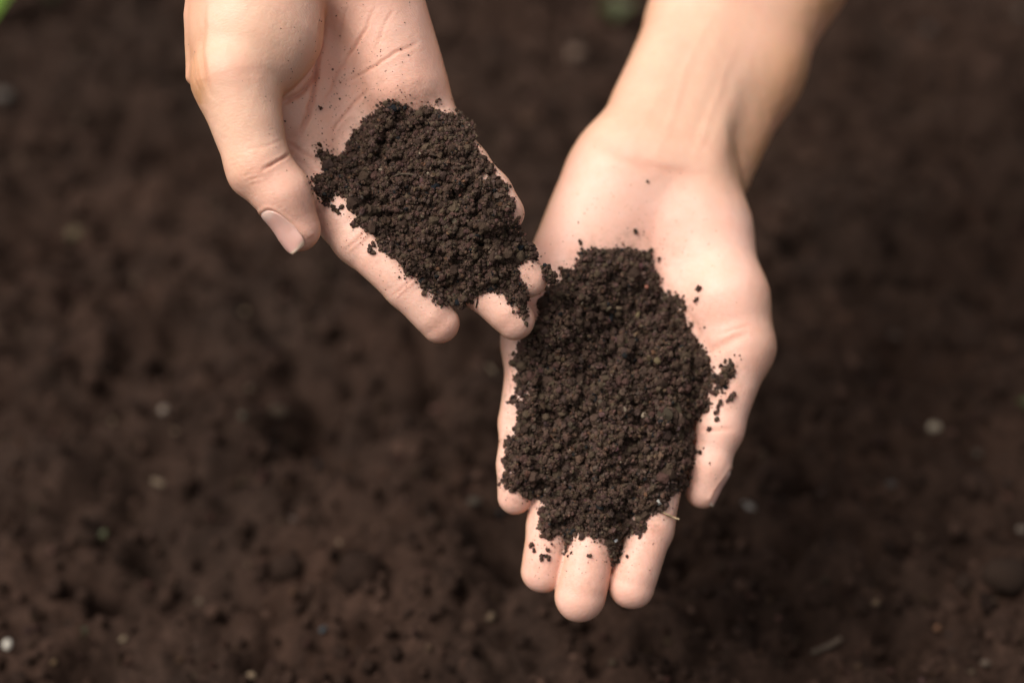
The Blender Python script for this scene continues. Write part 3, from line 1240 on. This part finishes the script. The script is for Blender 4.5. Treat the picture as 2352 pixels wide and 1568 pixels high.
# crumb variants: rounded aggregates with a knobbly outline
def ico2():
    V = [tuple(p) for p in ICO_V]
    Fc = []
    mid = {}

    def md(a, b):
        k = (min(a, b), max(a, b))
        if k not in mid:
            p = np.array(V[a]) + np.array(V[b])
            V.append(tuple(p / np.linalg.norm(p)))
            mid[k] = len(V) - 1
        return mid[k]
    for a, b, c in ICO_F:
        ab, bc, ca = md(a, b), md(b, c), md(c, a)
        Fc += [(a, ab, ca), (b, bc, ab), (c, ca, bc), (ab, bc, ca)]
    return np.array(V), np.array(Fc)


ICO2_V, ICO2_F = ico2()
CR = []
for k in range(10):
    V = ICO2_V * (1 + .28 * vnoise(ICO2_V * 1.9 + k * 11.3, 5)[:, None] + rng.normal(0, .05, (42, 1)))
    V = V * rng.uniform(.8, 1.2, (1, 3))
    me = mesh_from('crumb', V, ICO2_F, False)
    c = np.tile(soil_colors(1, SOIL_BASE)[0] if k > 4 else np.array(SOIL_BASE) * rng.uniform(.7, 1.4), (42, 1))
    if k == 8:
        c[:] = (.085, .058, .038)
    set_color(me, 'tone', c)
    me.materials.append(M_CRUMB)
    CR.append(me)


heapA = Heap(POLY_A, bvhA, 7.0, 75, -6, 1, [(850, 305, 34, 3.5), (965, 345, 22, 2.2), (920, 425, 20, 2.2), (1010, 290, 30, 2.0), (880, 380, 16, 1.5), (1080, 560, 22, 1.8), (960, 560, 24, 1.6), (1130, 500, 26, 2.0)])
heapB = Heap(POLY_B, bvhB, 9.0, 90, -36, 2, [(1480, 664, 38, 3.6), (1460, 880, 42, 3.4), (1290, 770, 24, 2.6), (1420, 610, 50, 3.0), (1290, 900, 40, 2.0), (1360, 1040, 46, 2.4), (1480, 1060, 44, 2.6), (1230, 1080, 36, 2.4), (1400, 1160, 40, 2.2), (1540, 950, 36, 2.0), (1510, 800, 36, 2.0)])
oA = empty('soil_heap', to_world(F(960, 440, -6)))
tag(oA, 'crumbly brown soil heaped in the palm behind the bent thumb', 'soil')
oB = empty('soil_heap', to_world(F(1390, 860, -34)))
tag(oB, 'larger dark soil heap covering the open palm and finger roots', 'soil')
for hp, o, n, rm in ((heapA, oA, 24500, .38), (heapB, oB, 24000, .45)):
    c = hp.core('packed_soil', o)
    keep_parent(c, o)
    hp.crumbs(n, o, rm, True)


# bits mixed into the heaps
def lump_mesh(name, col, seed, amp=.25, squash=(1, 1, 1), fine=.05):
    V = ICO2_V * (1 + amp * vnoise(ICO2_V * 1.5 + seed * 3.1, seed)[:, None] + rng.normal(0, fine, (42, 1)))
    V = V * np.array(squash)
    me = mesh_from(name, V, ICO2_F, True)
    set_color(me, 'tone', np.tile(np.array(col), (42, 1)))
    return me


def on_heap(hp, u, v, up=0.3):
    z = float(hp.sample(hp.top, np.array([u]), np.array([v]))[0]) + up
    return to_world(F(u, v, z))


def heap_bit(hp, o, name, u, v, r, col, seed, squash=(1, 1, .8), label=None, up=.35):
    me = lump_mesh(name, col, seed, .25, squash)
    b = link(name, me, M_CRUMB, o, on_heap(hp, u, v, up))
    keep_parent(b, o)
    for p_ in me.polygons:
        p_.use_smooth = False
    b.scale = (r / 1000,) * 3
    b.rotation_euler = tuple(rng.uniform(-.6, .6, 3) + np.array([math.radians(50), 0, 0]))
    if label:
        b['label'] = label
    return b


TAN = (.30, .22, .14)
heap_bit(heapA, oA, 'pebble', 1043, 507, 1.15, (.22, .17, .115), 1, (1, 1.2, .8))
heap_bit(heapA, oA, 'pebble', 1030, 535, .8, (.16, .09, .05), 2)
heap_bit(heapA, oA, 'pebble', 1057, 447, .75, (.22, .09, .06), 3)
heap_bit(heapA, oA, 'pebble', 1052, 543, .8, (.22, .10, .07), 4)
heap_bit(heapA, oA, 'pebble', 828, 454, .85, (.10, .08, .065), 5, (1.2, 1, .8))
heap_bit(heapA, oA, 'pebble', 975, 505, 1.1, (.05, .045, .045), 6)
heap_bit(heapA, oA, 'charcoal_bit', 1000, 430, 1.5, (.014, .0155, .018), 7, (1.3, 1, .7))
heap_bit(heapA, oA, 'charcoal_bit', 1190, 572, 1.5, (.014, .0155, .018), 8, (1.6, .8, .7))
heap_bit(heapA, oA, 'charcoal_bit', 1050, 693, 1.2, (.013, .014, .016), 9, (1.3, 1, .7))
heap_bit(heapA, oA, 'charcoal_bit', 905, 249, 1.7, (.015, .016, .018), 10, (1.5, .9, .7), None, .2)
heap_bit(heapB, oB, 'pebble', 1411, 894, 1.5, (.20, .145, .10), 21)
heap_bit(heapB, oB, 'pebble', 1413, 1240, 1.0, (.42, .42, .42), 22)
heap_bit(heapB, oB, 'pebble', 1512, 1154, 1.1, (.40, .38, .34), 23)
heap_bit(heapB, oB, 'pebble', 1464, 725, 1.2, (.15, .11, .06), 24, (.7, 1.3, .8))
heap_bit(heapB, oB, 'pebble', 1510, 828, 1.4, (.12, .09, .05), 25)
heap_bit(heapB, oB, 'pebble', 1517, 1046, 1.3, (.15, .09, .06), 26)
heap_bit(heapB, oB, 'pebble', 1485, 658, .8, (.32, .13, .09), 27, up=3.6)
heap_bit(heapB, oB, 'pebble', 1441, 950, 1.7, (.032, .030, .029), 28)
heap_bit(heapB, oB, 'bark_chip', 1552, 950, 2.9, (.060, .044, .028), 32, (.7, 1.4, .25), None, .3)
heap_bit(heapB, oB, 'bark_chip', 1528, 948, 2.6, (.05, .038, .026), 33, (1.3, .9, .35), None, .3)


def tube(name, pts, r, col, parent=None, mat=None, sides=6):
    pts = smooth_line(np.array(pts), 2)
    n = len(pts)
    V, Fc = [], []
    for i in range(n):
        t = pts[min(i + 1, n - 1)] - pts[max(i - 1, 0)]
        t /= np.linalg.norm(t)
        a = np.cross(t, [0.3, 0.5, 0.81])
        a /= np.linalg.norm(a)
        b_ = np.cross(t, a)
        rr = r * (0.55 + .45 * math.sin(math.pi * (i + .6) / (n + .2)))
        for k in range(sides):
            w = 2 * math.pi * k / sides
            V.append(pts[i] + (a * math.cos(w) + b_ * math.sin(w)) * rr)
    for i in range(n - 1):
        for k in range(sides):
            Fc.append((i * sides + k, i * sides + (k + 1) % sides, (i + 1) * sides + (k + 1) % sides, (i + 1) * sides + k))
    me = mesh_from(name, V, Fc, True)
    set_color(me, 'tone', np.tile(np.array(col), (len(V), 1)))
    o = link(name, me, mat or M_CRUMB, parent)
    return o


def heap_root(hp, o, pts, r, col, up=.5, name='root_fibre'):
    P = [on_heap(hp, u, v, up + .3 * math.sin(3 * i)) for i, (u, v) in enumerate(pts)]
    t = tube(name, P, r / 1000, col, o)
    keep_parent(t, o)
    return t


heap_root(heapA, oA, [(897, 415), (905, 405), (920, 399), (943, 400), (966, 407), (998, 411)], .36, (.085, .062, .045), .7)
heap_root(heapA, oA, [(808, 455), (815, 465), (826, 475)], .3, (.09, .065, .045), .5)
heap_root(heapB, oB, [(1275, 1010), (1290, 1000), (1310, 995)], .35, (.08, .058, .04), .6)


# ------------------------------------------------------------------ loose clumps and specks on the skin
def clump(bvh, pieces, label, group, n=None, name='soil_clump', zup=0.0):
    """pieces: (u, v, r_F): small balls of crumbs lying on the skin"""
    C, R_, = [], []
    for (u, v, rF) in pieces:
        h = hit(bvh, u, v)
        z0 = h[0].z if h[0] is not None else pieces_z(bvh, pieces)
        rm = rF * S
        k = max(3, int((rF / 3.3) ** 2 * 1.9))
        for _ in range(k):
            a, q = random.uniform(0, 6.28), math.sqrt(random.random()) * rF * .85
            uu, vv = u + q * math.cos(a), v + q * math.sin(a)
            h2 = hit(bvh, uu, vv)
            zz = h2[0].z if h2[0] is not None and abs(h2[0].z - z0) < 6 else z0
            hh = rm * .9 * (1 - (q / rF) ** 2)
            r = random.uniform(.35, .75) * min(1.0, rF / 6 + .35)
            C.append(F(uu, vv, zz + r * .5 + random.random() * hh + zup))
            R_.append(r)
    C = np.array(C)
    R_ = np.array(R_)
    o = empty(name, to_world(C.mean(0)))
    me = crumbs_mesh('crumbs', to_world(C), R_ / 1000, soil_colors(len(C), SOIL_BASE), .2, .2, False)
    m = link(name, me, M_CRUMB)
    bpy.data.objects.remove(o)
    tag(m, label, 'soil clump', group)
    return m


def pieces_z(bvh, pieces):
    for (u, v, r) in pieces:
        for du in range(0, 60, 6):
            for s_ in (-1, 1):
                for dv in (-du, 0, du):
                    h = hit(bvh, u + s_ * du, v + dv)
                    if h[0] is not None:
                        return h[0].z
    return 0.0


GA, GB = 'soil clumps stuck to the nearer hand', 'soil clumps stuck to the further hand'
clump(bvhA, [(1254, 618, 14), (1262, 634, 20), (1270, 645, 14)], 'round soil clump perched on the tip of the ring finger', GA)
clump(bvhA, [(1186, 676, 10), (1200, 684, 9)], 'flat crumbs at the end of the heap on the middle fingertip', GA)
clump(bvhA, [(764, 477, 6), (774, 482, 6), (783, 476, 4), (778, 489, 4)], 'tiny cluster of crumbs beside the thumb on the index finger', GA)
clump(bvhA, [(848, 571, 8), (854, 580, 6), (858, 562, 6)], 'small soil clump spilling over the side of the index finger', GA)
clump(bvhA, [(974, 671, 7), (981, 664, 4)], 'single ragged crumb on the last segment of the index finger', GA)
clump(bvhA, [(1190, 505, 4), (1193, 499, 3.5), (1186, 514, 4)], 'thin dark fleck on the little fingertip', GA)
clump(bvhA, [(1211, 743, 4.5)], 'lone speck near the end of the middle fingertip', GA)
clump(bvhA, [(735, 247, 4.2)], 'biggest dark speck in the hollow of the tilted palm', GA)
clump(bvhA, [(1003, 231, 5), (1010, 229, 3)], 'oblong speck at the edge of the tilted palm', GA)
clump(bvhB, [(1603, 660, 8.0)], 'round black speck on the thumb mound of the open palm', GB)
clump(bvhB, [(1598, 688, 6.5)], 'smaller speck just below the round one on the thumb mound', GB)
clump(bvhB, [(1461, 530, 6.5)], 'dark speck in the middle of the open palm above the heap', GB)
clump(bvhB, [(1334, 557, 5.5)], 'speck on the little-finger side of the open palm', GB)
clump(bvhB, [(1687, 905, 7), (1680, 912, 7), (1672, 918, 6), (1652, 925, 8), (1648, 935, 7), (1646, 948, 7), (1648, 960, 7)], 'bent chain of dark crumbs along the thumb', GB)
clump(bvhB, [(1627, 986, 6), (1633, 984, 3)], 'small winged crumb on the thumb below the bent chain', GB)
clump(bvhB, [(1222, 1252, 7), (1226, 1266, 6)], 'upright crumb pair on the ring finger below the heap', GB)
clump(bvhB, [(1247, 1280, 8), (1257, 1281, 7)], 'wide crumb cluster nearest the ring fingertip', GB)
clump(bvhB, [(1260, 1262, 5)], 'little crumb above the wide cluster on the ring finger', GB)
clump(bvhB, [(1353, 1276, 4.2)], 'lone dot on the pad of the middle finger', GB)
clump(bvhB, [(1442, 1276, 3.6)], 'lone dot on the pad of the index finger', GB)


def dust(bvh, spots, label, cat):
    C, R_ = [], []
    for (u, v, r) in spots:
        h = hit(bvh, u, v)
        if h[0] is None:
            continue
        C.append(np.array(h[0]) + np.array([0, 0, r * .3]))
        R_.append(r)
    me = crumbs_mesh('soil_dust', to_world(np.array(C)), np.array(R_) / 1000, soil_colors(len(C), (.05, .032, .022)), .2, .3, False)
    o = link('soil_dust', me, M_CRUMB)
    tag(o, label, cat, kind='stuff')
    return o


spA = [(781, 228, .38), (782, 190, .3), (812, 164, .38), (764, 160, .42), (781, 83, .34), (772, 37, .25), (738, 50, .3), (839, 224, .36), (740, 307, .28), (764, 321, .3), (750, 333, .26), (672, 236, .24), (655, 279, .3), (945, 237, .4), (942, 219, .32), (922, 212, .28), (780, 227, .3), (920, 113, .4), (938, 127, .36), (725, 118, .24), (733, 180, .22)]
for _ in range(260):
    a = random.random()
    u = random.gauss(800, 70) if a < .6 else random.gauss(850, 120)
    v = random.gauss(230, 70) if a < .6 else random.gauss(180, 90)
    spA.append((u, v, random.uniform(.1, .2)))
for _ in range(60):
    spA.append((random.uniform(740, 1000), random.uniform(480, 720), random.uniform(.1, .18)))
def rim_dust(Q, n, reach):
    out = []
    for _ in range(n):
        i = random.randrange(len(Q))
        (x0, y0), (x1, y1) = Q[i - 1], Q[i]
        t = random.random()
        L_ = math.hypot(x1 - x0, y1 - y0) + 1e-6
        o = random.expovariate(1 / reach) + 2
        sg = random.choice((-1, 1))
        out.append((x0 + (x1 - x0) * t + sg * (y1 - y0) / L_ * o, y0 + (y1 - y0) * t - sg * (x1 - x0) / L_ * o, random.uniform(.1, .26)))
    return out


spA += rim_dust(POLY_A, 420, 9)
dust(bvhA, spA, 'fine soil specks dusted over the tilted palm', 'soil specks')
spB = [(1487, 417, .55), (1328, 511, .4), (1618, 752, .5), (1687, 815, .4), (1699, 816, .35), (1630, 988, .4), (1616, 1028, .45), (1611, 1042, .4), (1630, 1063, .36), (1600, 700, .3)]
for _ in range(150):
    spB.append((random.gauss(1450, 120), random.gauss(540, 90), random.uniform(.1, .2)))
for _ in range(40):
    spB.append((random.uniform(1600, 1700), random.uniform(850, 1100), random.uniform(.1, .22)))
for _ in range(80):
    spB.append((random.uniform(1210, 1500), random.uniform(1230, 1330), random.uniform(.1, .18)))
spB += rim_dust(POLY_B, 420, 10)
dust(bvhB, spB, 'fine soil specks dusted over the open palm', 'soil specks')


def skin_line(bvh, pts, r, col, label, name, cat, up=.6):
    P = []
    z0 = None
    for (u, v) in pts:
        h = hit(bvh, u, v)
        z = h[0].z if h[0] is not None else z0
        if z0 is not None and z is not None and abs(z - z0) > 4:
            z = z0
        z0 = z
        P.append(to_world(F(u, v, z + up)))
    o = tube(name, P, r / 1000, col)
    tag(o, label, cat)
    return o


skin_line(bvhB, [(1518, 1174), (1532, 1181), (1545, 1187), (1560, 1192)], .45, (.42, .30, .18), 'short pale straw bit sticking out beside the index finger', 'straw', 'straw', 1.0)
skin_line(bvhA, [(1097, 684), (1096, 695), (1093, 707)], .28, (.05, .035, .025), 'dark root hair hanging over the middle fingertip', 'root_hair', 'root hair', .5)


# ------------------------------------------------------------------ things on the ground
def rock(u, v, rx, col, label, name='pebble', cat='pebble', group=None, squash=(1, .8, .6), seed=0, sink=.25, rz=0.0, amp=.25):
    """rx: half width in F pixels as seen"""
    p = ground_at(u, v)
    dist = np.linalg.norm(p - CAMP) / .6
    r = rx * S / 1000 * dist
    V = ICO2_V * (1 + amp * vnoise(ICO2_V * 1.4 + seed * 2.7, seed + 2)[:, None])
    me = mesh_from(name, V * np.array(squash), ICO2_F, True)
    set_color(me, 'tone', np.tile(np.array(col), (42, 1)))
    o = link(name, me, M_GROUND, None, (p[0], p[1], p[2] + r * squash[2] * (1 - 2 * sink) * .9 + (.0018 if rx < 22 else 0)))
    o.scale = (r, r, r)
    o.rotation_euler = (random.uniform(-.2, .2), random.uniform(-.2, .2), rz)
    tag(o, label, cat, group)
    return o


GP = 'pale pebbles scattered on the soil'
rock(378, 951, 11, (.25, .195, .155), 'round pale pebble alone on the bare soil left of the further hand', group=GP, seed=1, squash=(1, 1, .8))
rock(20, 1489, 11, (.56, .51, .43), 'brightest whitish pebble in the bottom left corner', group=GP, seed=2, squash=(.9, 1.15, .8))
rock(2148, 991, 17, (.34, .28, .21), 'widest pale tan stone on the soil beyond the thumb', group=GP, seed=3, squash=(1.15, .7, .6))
rock(1717, 1174, 15, (.36, .33, .30), 'pale grey stone lying just below the thumb tip', group=GP, seed=4, squash=(1.2, .75, .6), rz=-.4)
rock(1325, 136, 19, (.17, .115, .085), 'blurred brownish stone in the shade between the two arms', group=GP, seed=5, squash=(1, .9, .8))
rock(2132, 76, 12, (.075, .062, .055), 'dull grey stone right of the bare forearm', group=GP, seed=6)
rock(2344, 40, 12, (.085, .07, .058), 'grey stone in the top right corner', group=GP, seed=7)
rock(576, 900, 8, (.10, .075, .05), 'faint tan pebble above a greenish one', group=GP, seed=8)
rock(558, 962, 8, (.075, .078, .055), 'greenish grey pebble under a faint tan one', group=GP, seed=9)
rock(640, 955, 20, (.052, .036, .025), 'wide light brown clod beside the greenish pebble', 'soil_clod', 'clod', None, seed=10, squash=(1.2, .8, .6))
rock(364, 1115, 13, (.17, .125, .085), 'tan wood chip lying slantwise on the soil', 'wood_chip', 'wood chip', None, seed=11, squash=(1.4, .6, .35), rz=-.6)
rock(284, 1475, 10, (.24, .18, .12), 'small tan pebble near the bottom left green shoot', group=GP, seed=12)
rock(122, 1527, 11, (.26, .17, .095), 'orange-tan pebble near the bottom left corner', group=GP, seed=13)
rock(460, 1389, 10, (.115, .085, .06), 'faint brown pebble left of the big clod', group=GP, seed=14)
rock(577, 1560, 11, (.24, .17, .11), 'tan pebble cut by the bottom edge', group=GP, seed=15)
rock(743, 1453, 10, (.065, .085, .095), 'blue-grey stone chip below the big clod', 'stone_chip', 'stone chip', None, seed=16, squash=(.7, 1.3, .6), rz=-.5)
rock(676, 1200, 9, (.10, .07, .058), 'pinkish pebble above the big clod', group=GP, seed=17)
rock(2011, 1392, 9, (.13, .088, .055), 'brown pebble left of the big hollow clod', group=GP, seed=18)
rock(2055, 779, 12, (.085, .058, .046), 'reddish brown clod right of the thumb knuckle', 'soil_clod', 'clod', None, seed=19)
rock(2244, 1050, 11, (.07, .055, .043), 'grey-brown pebble below the widest pale stone', group=GP, seed=20)
rock(2046, 1121, 12, (.075, .062, .055), 'greyish pebble between the two palest stones', group=GP, seed=21)
rock(2345, 1225, 12, (.16, .125, .10), 'light pebble cut by the right edge', group=GP, seed=22)
rock(2262, 1531, 11, (.11, .082, .062), 'light brown pebble in the bottom right corner', group=GP, seed=23)
rock(178, 540, 22, (.10, .078, .046), 'blurred tan-olive clod at the left of the thumb', 'soil_clod', 'clod', None, seed=24)
rock(8, 228, 24, (.12, .10, .085), 'pale grey clod at the left edge', 'soil_clod', 'clod', None, seed=25)
rock(657, 1318, 38, (.031, .018, .0128), 'big rounded clod with a dark hollow at its foot', 'soil_clod', 'clod', None, seed=26, squash=(1, .9, .75), sink=.2)
rock(2300, 1340, 46, (.032, .0195, .014), 'biggest soil clod near the right edge', 'soil_clod', 'clod', None, seed=27, squash=(1.1, .8, .8), sink=.15, amp=.4)
rock(2215, 1345, 24, (.030, .018, .013), 'smaller clod leaning on the biggest one at the right', 'soil_clod', 'clod', None, seed=28, squash=(.8, 1.0, .8), sink=.2)
rock(200, 1240, 26, (.028, .016, .011), 'rounded clod left of the slanting wood chip', 'soil_clod', 'clod', None, seed=29, squash=(1.1, .9, .6))
rock(1090, 1160, 16, (.07, .055, .042), 'light clod just left of the little fingertip', 'soil_clod', 'clod', None, seed=30)


def ground_fibre(pts, r, col, label, name, cat, up=.004):
    P = []
    for (u, v) in pts:
        p = ground_at(u, v)
        P.append(p + np.array([0, 0, up]))
    o = tube(name, P, r / 1000, col, mat=M_GROUND)
    tag(o, label, cat)


ground_fibre([(1860, 1515), (1900, 1500), (1930, 1480)], 1.3, (.085, .062, .046), 'thin brown twig on the soil below the thumb', 'twig', 'twig')
ground_fibre([(1122, 950), (1130, 962), (1142, 972), (1150, 974)], .5, (.20, .15, .10), 'thin pale root curling beside the little finger', 'root_hair', 'root hair', .03)


# leaves at the edges
M_LEAF = plain_material('leaf_green', (.14, .25, .035), .45, .25, 60)
M_LEAF2 = plain_material('leaf_olive', (.040, .042, .012), .55, .3, 60)


def leaf_mesh(name, length, width, bend, mat, seed):
    nu, nv = 7, 13
    V, Fc = [], []
    for th in (0, 1):
        for j in range(nv):
            t = j / (nv - 1)
            w = width * (math.sin(math.pi * min(1, t * .93 + .04)) ** .75) * .5
            for i in range(nu):
                s_ = i / (nu - 1) * 2 - 1
                z = bend * math.sin(t * 2.2) * length + abs(s_) * w * .35 - th * .0004
                V.append((s_ * w, t * length, z))
    o_ = nu * nv
    for j in range(nv - 1):
        for i in range(nu - 1):
            a = j * nu + i
            Fc.append((a, a + 1, a + nu + 1, a + nu))
            Fc.append((o_ + a, o_ + a + nu, o_ + a + nu + 1, o_ + a + 1))
    me = mesh_from(name, V, Fc, True)
    me.materials.append(mat)
    return me


def plant(u, v, specs, mat, label, cat='plant', name='weed_seedling'):
    p = ground_at(u, v)
    e = empty(name, p)
    tag(e, label, cat)
    for k, (L, w, az, el) in enumerate(specs):
        me = leaf_mesh('leaf', L, w, .25, mat, k)
        o = link('leaf', me, None, e)
        o.rotation_euler = (math.radians(el), 0, math.radians(az))
    return e


plant(-36, 58, [(.072, .036, -50, 22), (.07, .034, -15, 35), (.06, .03, 40, 35), (.06, .03, 120, 25)], M_LEAF, 'bright green leafy weed at the top left corner', 'weed', 'weed')
plant(118, 6, [(.022, .012, -70, 20), (.02, .010, 60, 25), (.02, .012, 0, 30)], M_LEAF2, 'small dark green weed sprig near the bright leafy one', 'weed', 'weed')
plant(1412, 48, [(.020, .014, -70, 20), (.018, .013, 10, 30), (.016, .012, 80, 20)], M_LEAF2, 'small olive green weed between the two forearms', 'weed', 'weed')
plant(194, 1463, [(.005, .0035, 160, 20), (.005, .003, 20, 25)], M_LEAF2, 'tiny green shoot near the bottom left corner', 'shoot', 'shoot')
plant(232, 1239, [(.005, .0035, 120, 20), (.005, .003, -30, 25)], M_LEAF2, 'tiny dull green shoot below the slanting wood chip', 'shoot', 'shoot')
plant(2356, 938, [(.007, .005, 90, 30), (.007, .004, -20, 35)], M_LEAF2, 'tiny green shoot at the right edge', 'shoot', 'shoot')
